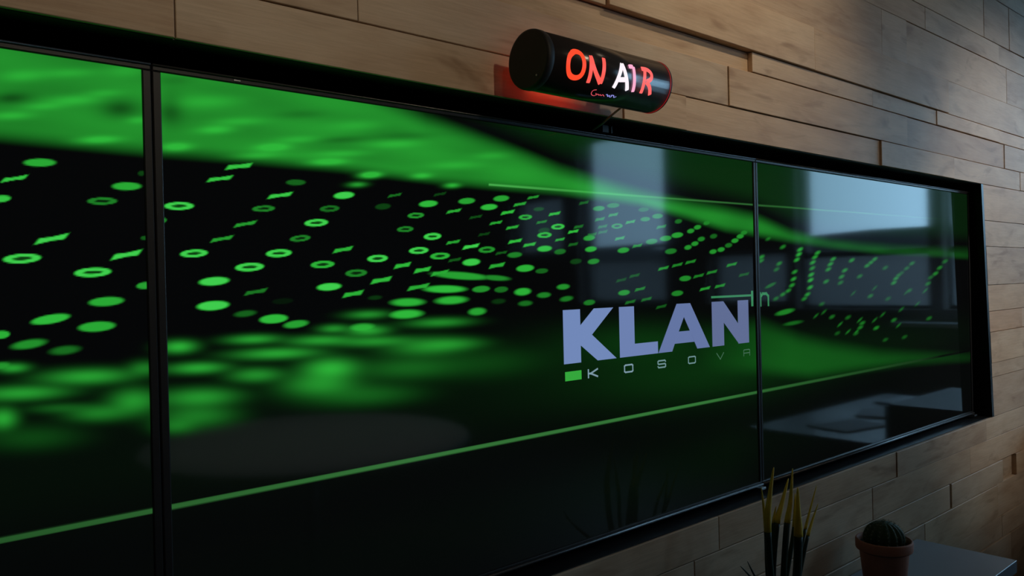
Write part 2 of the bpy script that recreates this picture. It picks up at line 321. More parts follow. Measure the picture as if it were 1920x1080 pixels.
GLYPHS = '''e,-242,1138,159,13,1,44,75,35;b,-288,1102,124,29,1,32,90,30;e,-76,1100,164,10,1,47,75,35;e,-44,1131,45,7,1,30,20,35;e,-312,1060,91,12,1,37,90,35;o,-126,1065,153,8,1,40,50,22;b,-224,982,164,36,1,44,100,30;o,-278,941,173,11,1,49,100,22;b,-80,950,167,32,1,47,100,30;o,-148,912,187,9,1,51,100,22;e,-41,988,51,5,1,24,30,35;e,-43,882,101,6,1,41,70,35;e,-123,849,190,8,1,52,75,35;e,-230,816,193,25,1,50,85,35;e,-143,796,198,5,1,57,75,35;e,-318,789,81,2,1,42,80,35;e,-270,767,187,18,1,54,60,60;e,-205,750,178,8,1,56,40,70;e,-319,727,117,0,1,48,60,70;g,-163,691,436,-24,2,85,40,100;g,-286,669,419,-28,2,75,38,100;g,-299,721,138,-6,1,48,40,100;g,-74,629,247,-19,3,140,32,100;g,-144,611,312,-27,2,91,22,100;g,-319,622,127,-11,2,106,42,100;g,-220,631,294,-24,1,55,10,100;g,-269,577,472,-49,3,135,6,100;g,-50,699,168,-8,2,83,20,100;e,1,1028,29,3,1,30,50,35;o,35,1062,172,8,1,46,100,22;b,178,1164,177,29,1,45,90,30;b,131,1131,165,29,1,38,90,30;e,324,1135,145,10,1,40,35,35;b,281,1100,176,30,1,40,95,30;o,237,1065,151,12,1,39,50,22;o,417,1073,146,13,1,42,40,22;e,460,1110,166,20,1,49,100,35;b,190,1026,151,28,1,35,65,30;b,132,989,145,26,1,35,65,30;o,378,1035,173,14,1,48,100,22;o,332,994,146,15,1,40,50,22;o,66,954,164,10,1,46,100,22;o,274,956,176,10,1,50,100,22;o,198,922,187,9,1,52,100,22;e,111,889,195,11,1,53,100,35;b,212,862,154,20,1,39,45,30;o,393,928,175,8,1,48,80,22;b,453,967,156,24,1,42,80,30;e,410,870,192,8,1,52,100,35;e,107,832,207,7,2,59,100,35;e,184,810,165,10,1,45,35,60;e,256,794,201,4,2,59,85,35;e,315,778,194,12,1,54,70,50;e,281,837,155,5,1,40,6,35;g,419,761,216,-5,2,55,30,100;g,202,747,335,-10,2,58,38,100;g,380,733,452,-15,2,68,35,100;g,263,708,558,-24,2,72,42,100;g,26,741,201,-7,2,73,50,100;g,69,689,336,-17,2,68,42,100;g,207,660,336,-20,2,90,30,100;g,408,659,399,-22,4,138,48,100;g,377,621,526,-36,4,150,30,100;g,522,750,330,-9,2,72,40,100;e,653,822,339,-6,2,67,80,60;e,806,823,351,4,2,70,80,60;e,647,789,337,0,2,74,85,60;g,524,793,330,-4,2,57,30,100;e,506,759,269,-2,2,71,75,70;e,901,786,205,3,2,68,70,60;g,762,760,570,-12,2,69,30,100;g,538,720,583,-20,2,72,30,100;g,71,621,458,-35,3,111,33,100;g,64,579,456,-42,3,135,20,100;g,15,561,235,-23,2,91,15,100;g,713,694,693,-28,4,136,25,100;g,808,695,585,-23,3,93,20,100;g,639,639,885,-51,5,163,12,100;g,501,580,895,-70,4,156,12,100;g,907,632,1237,-69,7,240,5,100;b,618,1119,121,23,1,30,40,30;b,773,1131,123,23,1,31,20,30;e,579,1086,136,14,1,44,20,35;e,731,1101,177,19,1,50,85,35;e,871,1116,171,18,1,48,70,35;e,1007,1131,174,18,2,49,70,35;e,957,1102,180,18,2,49,85,35;b,1142,1142,139,24,1,34,60,30;b,1084,1117,146,24,1,38,70,30;b,822,1084,146,25,1,35,75,30;o,687,1066,145,12,1,41,60,22;b,904,1070,133,21,1,32,25,30;b,1032,1089,153,25,1,41,85,30;o,1106,1077,149,11,1,42,75,22;e,1165,1105,130,12,1,34,25,35;b,1236,1093,146,22,1,39,85,30;o,650,1026,142,10,1,41,50,22;b,983,1055,138,21,1,33,70,30;b,1050,1043,143,21,1,37,75,30;b,1177,1064,130,19,1,34,50,30;o,1250,1051,160,11,2,48,90,22;o,743,1008,160,10,1,50,100,22;b,935,1019,124,18,1,32,20,30;o,1188,1022,167,10,2,47,85,22;b,1322,1037,139,19,1,40,85,30;b,1258,1009,123,16,1,35,70,30;b,817,993,136,19,1,35,70,30;b,883,981,171,23,1,44,100,30;b,1060,1000,155,21,1,42,85,30;b,1121,990,149,19,1,42,80,30;e,1187,978,179,11,2,52,85,35;o,694,967,173,9,1,49,100,22;o,944,972,168,9,2,49,60,22;b,1002,963,129,16,1,33,30,30;e,1057,957,167,10,1,46,50,35;o,558,944,168,8,1,51,100,22;o,768,952,181,9,1,50,80,22;b,821,941,127,16,1,35,30,30;e,883,934,183,10,2,56,95,35;b,638,925,149,19,1,48,85,30;b,705,912,155,19,1,49,85,30;o,491,905,170,6,1,50,50,22;b,983,924,170,20,2,49,75,30;e,1100,915,206,10,2,59,80,35;e,1172,906,154,7,1,43,35,35;b,568,885,176,21,1,51,85,30;e,844,894,614,-41,2,63,70,50;e,978,886,341,-22,2,49,55,60;b,766,903,170,20,1,46,75,30;e,784,856,442,-10,2,62,85,50;b,690,864,199,22,1,49,75,30;e,918,853,186,6,2,52,60,35;e,998,850,151,5,2,49,40,35;e,1087,841,204,6,2,67,80,50;e,1179,828,178,4,2,52,50,50;e,1268,853,174,5,2,53,60,50;b,480,850,167,19,1,49,80,30;e,1097,804,182,3,2,51,40,60;e,1282,813,187,13,2,53,45,60;e,547,838,134,4,1,36,15,60;e,986,814,172,4,2,49,15,60;e,1451,1120,163,15,2,46,55,35;e,1526,1134,183,17,2,47,45,35;e,1693,1127,168,15,2,44,35,35;e,1773,1106,174,14,2,50,50,35;e,1701,1092,153,12,2,44,50,35;b,1525,1101,140,20,1,42,55,30;b,1455,1083,135,19,1,42,50,30;b,1617,1079,146,20,2,43,60,30;b,1468,1058,136,19,1,42,40,30;b,1794,1067,158,20,2,45,50,30;b,1468,1039,136,18,1,42,35,30;b,1557,1019,142,18,1,43,60,30;b,1652,994,148,17,2,43,55,30;b,1413,1029,133,17,1,41,40,30;b,1377,1136,130,21,1,41,35,30;b,1348,1054,128,18,1,40,40,30;b,1320,994,127,16,1,40,35,30;o,1544,1062,156,10,2,47,55,22;e,1399,1017,159,15,2,50,65,35;e,1406,979,159,13,2,50,75,35;e,1257,969,148,12,2,48,40,35;e,1575,977,173,14,2,52,65,35;e,1735,1011,186,16,2,54,50,35;e,1818,1024,193,16,2,55,60,35;e,1890,1038,199,17,2,56,65,35;e,1848,976,195,15,2,56,45,35;e,1418,937,160,12,2,50,55,35;e,1573,826,173,8,2,52,60,35;e,1882,816,198,8,2,56,50,35;e,1392,797,158,6,2,50,45,35;e,1331,937,154,11,2,49,20,35;e,1934,872,203,10,2,57,55,35;e,1186,1037,143,15,2,47,20,35;b,1801,912,173,22,2,45,60,30;b,1886,924,180,23,2,46,50,30;b,1662,837,163,19,2,44,50,30;b,1606,792,158,17,2,43,40,30;b,1697,799,165,17,2,44,40,30;b,1783,769,172,17,2,45,30,30;b,1633,886,160,20,2,43,30,30;b,1560,871,155,19,1,43,25,30;b,1971,936,186,24,2,47,50,30;b,2111,895,198,23,2,48,50,30;b,2252,925,209,25,2,49,55,30;b,2021,881,190,22,2,47,45,30;b,2062,830,194,20,2,47,60,30;b,2165,839,202,21,2,49,55,30;b,2341,883,217,23,2,50,30,30;e,1956,992,136,13,2,52,60,50;e,2001,1007,139,14,2,52,60,50;e,2044,1026,141,14,2,53,50,50;e,1976,1056,137,15,2,52,60,50;e,2021,1072,140,16,2,52,60,50;e,2083,1091,143,17,2,53,50,50;e,2128,1039,146,15,2,54,35,50;e,2122,977,146,13,2,53,60,50;e,2178,986,149,14,2,54,60,50;e,2232,1004,152,14,2,55,40,50;e,2279,1024,155,15,2,55,60,50;e,2319,1043,158,16,2,56,60,50;e,2348,1059,160,16,2,56,50,50;e,1899,1091,133,16,2,51,40,50;e,2479,957,168,37,2,57,57,100;e,2475,941,168,37,2,57,48,100;e,2538,1038,172,40,2,58,43,100;e,2656,1003,180,40,3,59,48,100;e,2622,929,178,37,2,59,48,100;e,2598,903,176,36,2,59,38,100;e,2805,993,190,41,3,61,71,100;e,2794,971,189,40,3,61,71,100;e,2774,946,188,39,3,61,66,100;e,2753,891,186,37,3,60,57,100;e,2742,859,186,36,3,60,62,100;e,2727,831,185,35,3,60,57,100;e,2694,807,182,34,3,60,52,100;e,2647,792,179,33,3,59,48,100;e,2589,775,175,32,2,59,38,100;e,2966,979,201,42,3,63,62,100;e,2940,959,199,41,3,62,62,100;e,2919,934,198,40,3,62,62,100;e,2913,907,197,39,3,62,52,100;e,2902,877,197,38,3,62,66,100;e,2895,852,196,37,3,62,71,100;e,2889,818,196,35,3,62,66,100;e,2863,786,194,34,3,62,57,100;e,2833,767,192,33,3,61,48,100;e,3115,950,212,42,3,64,57,100;e,3088,926,210,41,3,64,57,100;e,3066,901,208,40,3,64,52,100;e,3042,843,207,37,3,64,48,100;e,2996,737,203,33,3,63,33,100;e,3308,945,226,43,3,67,52,100;e,3232,895,220,40,3,66,52,100;e,3198,864,218,39,3,65,48,100;e,3186,835,217,38,3,65,38,100;e,3563,951,245,45,3,69,48,100;e,3519,934,242,44,3,69,48,100;e,3476,918,239,43,3,68,48,100;e,3390,864,232,40,3,67,38,100;e,3686,906,255,44,3,71,33,100;e,3815,848,266,43,4,72,48,100;e,3787,825,263,41,4,72,48,100;e,3849,865,268,43,4,72,38,100;e,4026,929,283,47,4,74,38,100;e,3954,902,277,46,4,74,33,100;e,3884,876,271,44,4,73,28,100;e,3505,761,241,37,3,69,38,100;e,3711,741,257,38,3,71,28,100;e,3982,778,279,41,4,74,33,100;e,4240,812,301,44,4,77,38,100;e,4280,848,305,46,4,77,33,100;e,4499,941,324,51,4,80,38,100;e,4416,903,317,49,4,79,43,100;e,4351,869,311,47,4,78,48,100;e,3092,672,210,31,3,64,38,100;e,3255,662,222,32,3,66,33,100;e,3408,626,234,31,3,68,43,100;e,3384,605,232,31,3,67,43,100;e,3564,593,246,31,3,69,48,100;e,3777,624,263,33,4,72,38,100;e,3907,525,273,30,4,73,28,100;e,3668,525,254,29,3,70,28,100;e,4245,612,302,35,4,77,33,100;e,3142,590,214,29,3,65,28,100;e,3336,578,228,29,3,67,33,100;e,2662,713,487,43,3,71,50,60;e,2729,660,551,23,3,60,35,80;e,2547,834,278,64,2,47,35,60;e,3171,632,212,73,2,52,40,110;e,3252,591,218,72,2,53,40,110;e,3380,643,227,76,3,54,40,110;e,3342,586,224,73,3,53,45,110;e,3547,635,240,78,3,55,35,110;e,3642,659,247,80,3,56,35,110;e,3874,678,265,83,3,58,35,110;e,3835,593,262,80,3,58,35,110;e,4086,700,283,87,3,60,30,110;e,4200,773,292,91,3,61,35,110;e,3015,699,201,73,2,51,35,110;e,2938,684,195,72,2,50,35,110;e,3947,770,271,88,3,59,30,110;e,3555,801,240,84,3,55,30,110;e,3317,780,222,80,2,53,30,110;g,-271,1311,235,46,2,70,16,100;g,-183,1331,302,59,1,56,12,100;g,-73,1353,247,48,2,82,12,100;g,-175,1275,305,53,1,62,20,100;g,-117,1298,212,38,1,46,12,100;g,-292,1228,231,37,1,48,20,100;g,-234,1254,218,37,1,44,14,100;g,-130,1196,242,34,1,46,30,100;g,-48,1248,140,22,1,47,15,100;g,31,1196,202,26,1,55,35,100;g,124,1246,253,37,1,57,25,100;g,176,1271,394,59,1,58,16,100;g,113,1311,503,85,2,88,12,100;g,265,1218,251,32,1,53,30,100;g,334,1244,365,49,1,54,15,100;g,415,1194,308,35,1,49,35,100;g,221,1193,339,41,1,46,18,100;g,505,1299,489,70,2,86,14,100;g,622,1261,525,67,2,67,16,100;g,455,1219,474,57,2,56,18,100;g,968,1259,426,49,2,65,12,100;g,824,1218,590,64,2,71,14,100;g,709,1179,203,20,1,46,30,100;g,546,1171,184,19,1,43,40,100;g,538,1168,166,17,1,43,35,100;g,818,1159,157,14,1,39,40,100;g,501,1141,146,14,1,36,30,100;g,-291,1263,231,41,2,75,-16,100;g,-86,1267,245,40,3,128,-16,100;g,22,1281,177,29,6,243,-14,100;g,35,1349,238,44,2,61,-5,100;g,336,1307,439,68,2,68,-8,100;g,456,1256,474,63,2,56,-10,100;g,658,1287,715,96,2,67,-7,100;g,1938,506,4418,-311,23,616,2,100;g,1655,648,2399,-102,14,386,3,100'''
def picture(xs, zs):
    X, Z = np.meshgrid(xs, zs)
    ip = lambda c: np.interp(X, c[:,0], c[:,1])
    lev = np.interp(X, [-.3,.2,.5,.8,1.2,1.5,2.0,2.44], [.25,.26,.27,.26,.19,.13,.09,.06])
    wv = .5+.5*np.sin(X*23+Z*60)*np.sin(X*9-Z*95+1.0)
    tops = np.interp(X, [.2,.5,1.2,2.4],[.05,.035,.03,.05])
    g = lev*(.78+.3*wv)*ss((Z-ip(bb)+.008)/.022)*ss((ip(bt)-Z+.004)/tops)
    g += .020*ss((Z-ip(bt))/.05)*np.interp(X,[.2,.5,1.2,2.4],[0,1,1,.5])                       # dark green above the wave
    g += .072*ss((ip(lt)-Z)/.05)*ss((Z-ip(lb))/.04)*np.interp(X,[1.0,1.22,1.35,2.44],[0,.7,1,.8])      # lower wave
    g += .006*np.exp(-((Z-.25)/.06)**2)*np.interp(X,[-.3,.3,.7,1.0,1.25,2.4],[.4,.4,.5,1.2,1.5,.3])
    g += .0035*np.exp(-((Z-.08)/.07)**2)*np.interp(X,[-.3,.6,1.1,1.25,1.6,2.4],[.1,.3,1,.5,.2,.1])
    ground_line = np.interp(X,[-.3,.0,.3,1.0,1.25,1.7,2.05,2.2],[.055,.095,.13,.15,.10,.055,.03,0])
    top_line = np.interp(X,[.475,.48,.7,1.2,1.5,2.1,2.3],[0,.36,.20,.16,.14,.03,0])
    lm = ss((.0036-np.abs(Z-.1904))/.0016); g = g*(1-lm); line = lm*ground_line*1.15
    lm = ss((.0024-np.abs(Z-(.5866+(X-.7)*.006)))/.0016)*(X>.478); line = line+lm*top_line*.75
    dig = np.zeros_like(g)
    for it in GLYPHS.split(';'):
        q = it.split(','); k = q[0]; px, pz = int(q[1])/2000, int(q[2])/2000
        ux, uz, vx, vz, I, s = [int(c) for c in q[3:]]; ux, uz, vx, vz = [c/1e4 for c in (ux,uz,vx,vz)]; I /= 100; s = max(s/100, .15)
        ex = 1.3 if k != 'g' else 2.4
        rx, rz = (abs(ux)+abs(vx))*ex, (abs(uz)+abs(vz))*ex
        i0, i1 = np.searchsorted(xs, [px-rx, px+rx]); j0, j1 = np.searchsorted(zs, [pz-rz, pz+rz])
        if i1 <= i0 or j1 <= j0: continue
        dx, dz = X[j0:j1,i0:i1]-px, Z[j0:j1,i0:i1]-pz; det = ux*vz-vx*uz
        a, c = (dx*vz-vx*dz)/det, (ux*dz-uz*dx)/det
        if k == 'g': g[j0:j1,i0:i1] += I*(.78 if I > 0 and pz < .45 else 1)*np.exp(-1.4*(a*a+c*c)); continue
        if k == 'b':                          # a figure 1 seen flat: slanted bar with a flag at its end
            m = ss((.92-np.abs(a-.22*c))/(s*.9)+.15)*ss((.50+.22*np.abs(a)-np.abs(c))/s+.25)
        else:
            r = np.sqrt(a*a+c*c); m = ss((1.06-r)/s)
            if k == 'o': m = m*(1-.93*ss((.60-np.sqrt((a*.95)**2+(c*1.35)**2))/.24))
        dig[j0:j1,i0:i1] = np.maximum(dig[j0:j1,i0:i1], .60*I**1.6*m)
    g = np.maximum(np.clip(g, 0, .45), dig) + .15*np.minimum(g, dig)
    rgb = np.stack([.055*g+.10*np.clip(g-.45,0,1)+.0012+.20*line, g+.0014+line, .085*g+.14*np.clip(g-.45,0,1)+.0016+.22*line, np.ones_like(g)], -1)
    return rgb
def screen_material(i):
    m = bpy.data.materials.new('lit_screen_glass'); m.use_nodes = True; nt = m.node_tree; b = nt.nodes['Principled BSDF']
    b.inputs['Base Color'].default_value = (.003,.003,.003,1); b.inputs['Roughness'].default_value = .055; b.inputs['Specular IOR Level'].default_value = .32
    a = nt.nodes.new('ShaderNodeAttribute'); a.attribute_name = 'picture'
    nt.links.new(a.outputs['Color'], b.inputs['Emission Color']); b.inputs['Emission Strength'].default_value = 1.0
    m.cycles.emission_sampling = 'NONE'; return m
SCREEN = screen_material(0)
def screen_mesh(xs, zs, ox):
    nx, nz = len(xs), len(zs); X, Z = np.meshgrid(xs-ox, zs)
    co = np.zeros((nx*nz, 3), np.float32); co[:,0] = X.ravel(); co[:,2] = Z.ravel()
    i = (np.arange(nz-1)[:,None]*nx + np.arange(nx-1)[None,:]).ravel()
    q = np.stack([i, i+1, i+nx+1, i+nx], -1).astype(np.int32)
    m = bpy.data.meshes.new('screen'); m.vertices.add(nx*nz); m.vertices.foreach_set('co', co.ravel())
    m.loops.add(q.size); m.loops.foreach_set('vertex_index', q.ravel())
    m.polygons.add(len(q)); m.polygons.foreach_set('loop_start', np.arange(0, q.size, 4, dtype=np.int32))
    m.update(calc_edges=True)
    at = m.color_attributes.new('picture', 'FLOAT_COLOR', 'POINT'); at.data.foreach_set('color', picture(xs, zs).astype(np.float32).ravel())
    m.materials.append(SCREEN); return m
def flat(polys, name, m, parent, y=-.0006, th=.0):
    """thin flat lettering just on the glass"""
    mb = MB()
    for p in polys: mb.add([(x, y, zz) for x, zz in p], [tuple(range(len(p)))])
    return mb.build(name, m, parent)
dl = ['left display cut off by the photo edge, green glow over a few large binary digits',
      'middle display with big white block letters over a field of green binary digits',
      'right display mirroring a bright window in its upper half']
disp = []
for i in range(3):
    ox = PX[i]; g2 = [.0099,.0082,.0082][i]; gl = [.0082,.0099,.0082][i]
    d = empty('wall_display', (ox, 0, H0)); tag(d, dl[i], 'display', 'displays of the video wall'); disp.append(d)
    if i == 0: xs = np.concatenate([np.linspace(ox, -.40, 60)[:-1], np.linspace(-.40, ox+PW, 275)]); zs = np.linspace(0, PH, 500)
    if i == 1: xs = np.linspace(ox, ox+PW, 864); zs = np.linspace(0, PH, 520)
    if i == 2: xs = np.linspace(ox, ox+PW, 605); zs = np.linspace(0, PH, 378)
    s = bpy.data.objects.new('screen', screen_mesh(xs, zs, ox)); col.objects.link(s); s.parent = d
    bz = MB(); e = .0076; hv = .00035
    for (a, c, z0, z1) in ((-gl+hv, PW+g2-hv, PH, PH+e), (-gl+hv, PW+g2-hv, -e, 0), (-gl+hv, 0, 0, PH), (PW, PW+g2-hv, 0, PH)): bz.chamfer(a, c, -.0035, .02, z0, z1, .0012)
    bz.build('bezel', M['bezel'], d)
    MB().box(-gl+.004, PW+g2-.004, .004, .1, -e+.003, PH+e-.003).build('housing', M['black'], d)
    MB().tube([(-gl+.001, -.0045, PH+e-.001), (PW+g2-.001, -.0045, PH+e-.001)], .0013, 6).build('top_rim', M['rim'], d)
    MB().tube([(-gl+.001, -.0045, -e+.0015), (PW+g2-.001, -.0045, -e+.0015)], .0028, 8).build('bottom_rim', M['rim'], d)
    if i: MB().chamfer(PW+g2-.026, PW+g2-.006, -.016, -.004, -e-.006, -e-.001, .001).build('corner_clip', M['steel'], d)
    if i == 1:
        MB().chamfer(.083, .092, -.0045, -.003, PH+.002, PH+.0045, .0004).build('sensor_dot', M['steel'], d)
def em(name, c, k=1.0):
    m = mat(name, (.003,.003,.003), .06, emit=tuple(v*k for v in c)); m.cycles.emission_sampling = 'NONE'; return m
LOGO = [em('logo_white_%d' % k, c) for k, c in enumerate([(.165,.245,.48), (.150,.215,.43), (.125,.175,.36), (.115,.15,.29)])]  # one white lettering, its fall-off across the view put into the colours
CAPT = [em('caption_grey_%d' % k, c) for k, c in enumerate([(.19,.30,.36), (.15,.27,.28), (.06,.15,.09)])]
GREEN = em('logo_green', (.035,.38,.045)); DIMG = em('ticker_green', (.035,.22,.085))
d = disp[1]
zt, zb_ = .388, .2985
flat([[(.631,zb_),(.672,zb_),(.672,zt),(.631,zt)], [(.672,.361),(.672,.327),(.700,.3435),(.756,zt),(.706,zt)], [(.672,.327),(.713,zb_),(.762,zb_),(.700,.3435)]], 'logo_letter', LOGO[0], d)
flat([[(.771,zb_),(.812,zb_),(.812,zt),(.771,zt)], [(.812,zb_),(.878,zb_),(.878,.3205),(.812,.3205)]], 'logo_letter', LOGO[1], d)
flat([[(.879,zb_),(.9205,zb_),(.942,.335),(.959,.362),(.959,zt),(.937,zt)], [(1.042,zb_),(.980,zt),(.959,zt),(.959,.362),(.977,.335),(1.000,zb_)], [(.9275,.3125),(.991,.3125),(.977,.335),(.942,.335)]], 'logo_letter', LOGO[2], d)
flat([[(1.051,zb_),(1.092,zb_),(1.092,zt-.0),(1.051,zt)], [(1.143,zb_),(1.183,zb_),(1.183,zt),(1.143,zt)], [(1.092,zt),(1.092,.3445),(1.143,.3000),(1.143,.3405)]], 'logo_letter', LOGO[3], d)
flat([[(.633,.2702),(.672,.2702),(.672,.2855),(.633,.2855)]], 'logo_block', GREEN, d)
def strokes(segs, w):
    out = []
    for p in segs:
        for (ax, az), (bx, bz) in zip(p[:-1], p[1:]):
            L = math.hypot(bx-ax, bz-az); dx, dz = (bx-ax)/L*w/2, (bz-az)/L*w/2
            out.append([(ax-dx-dz, az-dz+dx), (ax-dx+dz, az-dz-dx), (bx+dx+dz, bz+dz-dx), (bx+dx-dz, bz+dz+dx)])
    return out
CH = {'K': [[(0,0),(0,1)], [(1,1),(.25,.5),(1,0)], [(0,.5),(.25,.5)]], 'O': [[(0,.12),(0,.88),(.12,1),(.88,1),(1,.88),(1,.12),(.88,0),(.12,0),(0,.12)]],
      'S': [[(1,.85),(.9,1),(.1,1),(0,.88),(0,.62),(.1,.5),(.9,.5),(1,.38),(1,.12),(.9,0),(.1,0),(0,.15)]], 'V': [[(0,1),(.5,0),(1,1)]], 'A': [[(0,0),(0,.9),(.1,1),(.9,1),(1,.9),(1,0)], [(0,.45),(1,.45)]]}
for k, (c, xa, w_) in enumerate([('K',.689,.0225),('O',.7825,.0225),('S',.877,.0225),('O',.9705,.0225),('V',1.065,.024),('A',1.162,.0225)]):
    flat(strokes([[(xa+px*w_, .2715+pz*.0125) for px, pz in sg] for sg in CH[c]], [.0030,.0028,.0026,.0024,.0018,.0018][k]), 'caption_letter', CAPT[0 if k < 2 else 1 if k < 4 else 2], d)
flat([[(1.05,.3952),(1.196,.3952),(1.196,.3995),(1.05,.3995)], [(1.1945,.374),(1.2025,.374),(1.2025,.407),(1.1945,.407)]], 'ticker_mark', DIMG, d)
flat([[(x-PX[2], zz) for x, zz in p] for p in strokes([[(1.231,.375),(1.231,.400)], [(1.231,.393),(1.240,.3995),(1.254,.3995),(1.262,.394),(1.262,.375)]], .0058)], 'ticker_mark', DIMG, disp[2])

# ------------------------------------------------------------------ lit cylinder sign
SX0, SX1, SY, SZ, SR = .463, .732, -.115, .7465+H0, .0415
sign = empty('on_air_sign', (SX0, SY, SZ)); tag(sign, 'black cylinder sign with glowing red ON AIR letters, a pale reflection painted into them', 'sign')
SL = SX1-SX0
MB().lathe([(SR, .006), (SR, SL-.004)], 64, axis='x', cap=True).build('tube', M['tube'], sign)
MB().lathe([(SR*.93, -.004), (SR*1.0, -.003), (SR*1.018, 0), (SR*1.018, .007), (SR, .008)], 64, axis='x').build('end_cap', M['cap'], sign)
MB().lathe([(SR, -.003), (SR*1.006, -.0025), (SR*1.006, .000), (SR*.98, .001)], 64, c=(SL, 0, 0), axis='x').build('end_cap', M['cap'], sign)
rg = MB().lathe([(SR*1.000, -.0042), (SR*1.006, -.0041), (SR*1.006, -.0031), (SR*1.000, -.0030)], 64, c=(SL, 0, 0), axis='x', cap=False).build('light_ring', mat('red_ring_glow', (.1,.0,.0), .4, emit=(.30,.008,.008)), sign)
MB().lathe([(.0012, -.0052), (.0018, -.0042)], 10, c=(0, -SR*.42, -SR*.62), axis='x').build('screw', M['steel'], sign)
MB().box(.03, SL-.11, SR-.004, SR+.003, -.007, .007).build('back_light', M['redlight'], sign)          # red light strip facing the wall
for bx in (.05, SL-.05): MB().box(bx-.012, bx+.012, SR-.003, WF-SY-.0005, -.010, .010).build('mount_bracket', M['cap'], sign)
def cyl_strokes(name, segs, w, m, rr=SR+.0006):
    mb = MB()
    for sg in segs:
        pts = [(x-SX0, R(a)*SR) for x, a in sg]
        if len(pts) > 2:                                   # round the corners off
            for _ in range(2):
                q = [pts[0]]
                for (ax, at), (bx, b2) in zip(pts[:-1], pts[1:]): q += [(ax*.75+bx*.25, at*.75+b2*.25), (ax*.25+bx*.75, at*.25+b2*.75)]
                pts = q + [pts[-1]]
        fine = []
        for (ax, at), (bx, b2) in zip(pts[:-1], pts[1:]):
            n = max(1, int(math.hypot(bx-ax, b2-at)/.0025)); fine += [(ax+(bx-ax)*k/n, at+(b2-at)*k/n) for k in range(n)]
        fine.append(pts[-1]); vs = []
        for k, (x, t) in enumerate(fine):
            a, c = fine[max(k-1,0)], fine[min(k+1,len(fine)-1)]; l = math.hypot(c[0]-a[0], c[1]-a[1]) or 1; nx, nt_ = -(c[1]-a[1])/l, (c[0]-a[0])/l
            ww = w*(.8 if k in (0, len(fine)-1) else 1)
            for sd in (-.5, -.2, .2, .5):
                X, T = x+nx*ww*sd, (t+nt_*ww*sd)/SR; vs.append((X, -rr*math.cos(T), rr*math.sin(T)))
        mb.add(vs, [(4*k+j, 4*k+4+j, 4*k+5+j, 4*k+1+j) for k in range(len(fine)-1) for j in range(3)], True)
    return mb.build(name, m, sign)
def glow(name, c): return mat(name, (.2,.05,.05), .3, emit=c)
LT = {'O': [[(.5115,15.4),(.4984,2.9),(.497,-16.8),(.5042,-32.8),(.5171,-36.4),(.5273,-30.0),(.5301,-13.9),(.5286,3.4),(.5228,14.8),(.5115,15.4),(.5040,9.5)]],
      'N': [[(.5456,-39.8),(.5438,-10.9),(.5438,14.1)], [(.5438,14.1),(.5499,-11.8),(.5703,-35.9)], [(.5703,-35.9),(.5708,-13.9),(.5716,16.3)]],
      'A': [[(.6003,-38.7),(.6036,-16.0),(.6116,13.8)], [(.6116,13.8),(.6191,-8.3),(.6308,-37.9)], [(.6047,-20.4),(.6218,-16.9)]],
      'I': [[(.6265,11.1),(.6374,13.2)], [(.6374,13.2),(.6386,-6.5),(.6443,-38.4)]],
      'R': [[(.6627,-37.7),(.6622,-13.3),(.6643,13.8)], [(.6561,13.1),(.6714,15.0),(.6804,7.3),(.679,-5.2),(.6674,-12.2)], [(.6674,-12.2),(.6773,-19.7),(.6843,-37.1)]]}
LC = {'O': (1.0,.065,.018), 'N': (1.0,.11,.085), 'A': (1.0,.92,1.0), 'I': (1.0,.42,.62), 'R': (1.0,.14,.13)}  # paler letters carry a bright reflection painted into the glow
for ch, sg in LT.items(): cyl_strokes('letter', sg, {'O':.0078,'N':.0074,'A':.0072,'I':.0066,'R':.0070}[ch], glow('letter_glow_'+ch, LC[ch]))
cyl_strokes('maker_mark', [[(.5703,-50),(.5632,-52.3),(.5654,-63),(.5755,-67),(.5767,-61),(.5735,-58)], [(.5778,-63),(.5776,-58),(.584,-63),(.5827,-58),(.5885,-63),(.5879,-57),(.5943,-62)]], .0010, glow('mark_red', (.8,.10,.13)))
cyl_strokes('maker_mark', [[(.5951,-57),(.5974,-55),(.6016,-62),(.6016,-55),(.6059,-62),(.6089,-58),(.6047,-56),(.6111,-54),(.6143,-61),(.6174,-56)]], .0011, glow('mark_blue', (.35,.36,.95)))
tag(MB().tube([(.716,-.090,.7225+H0),(.7125,-.066,.7205+H0),(.7105,-.050,.712+H0),(.709,-.026,.6995+H0),(.7075,-.006,.6925+H0),(.707,.02,.6935+H0),(.70,.098,.696+H0)], .0019, 8).build('power_cable', M['cable']), 'thin grey cable running from the lit cylinder sign into the recess', 'cable')
tag(MB().chamfer(.735,.752,-.004,.1,.692+H0,.706+H0,.001).chamfer(.757,.762,-.004,.1,.692+H0,.706+H0,.001).build('cable_plug', M['bezel']), 'small dark plug in the gap above the middle display', 'plug')

# ------------------------------------------------------------------ console with plants
TZ = -.266+H0
con = empty('console_table', (1.0, -.165, 0)); tag(con, 'narrow whitish console table, dimmed in its colour, along the wood wall under the displays', 'table')
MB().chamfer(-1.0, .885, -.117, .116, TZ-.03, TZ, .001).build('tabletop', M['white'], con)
for lx in (-.96, .84):
    for ly in (-.09, .09): MB().box(lx-.015, lx+.015, ly-.015, ly+.015, 0, TZ-.03).build('leg', M['leg'], con)

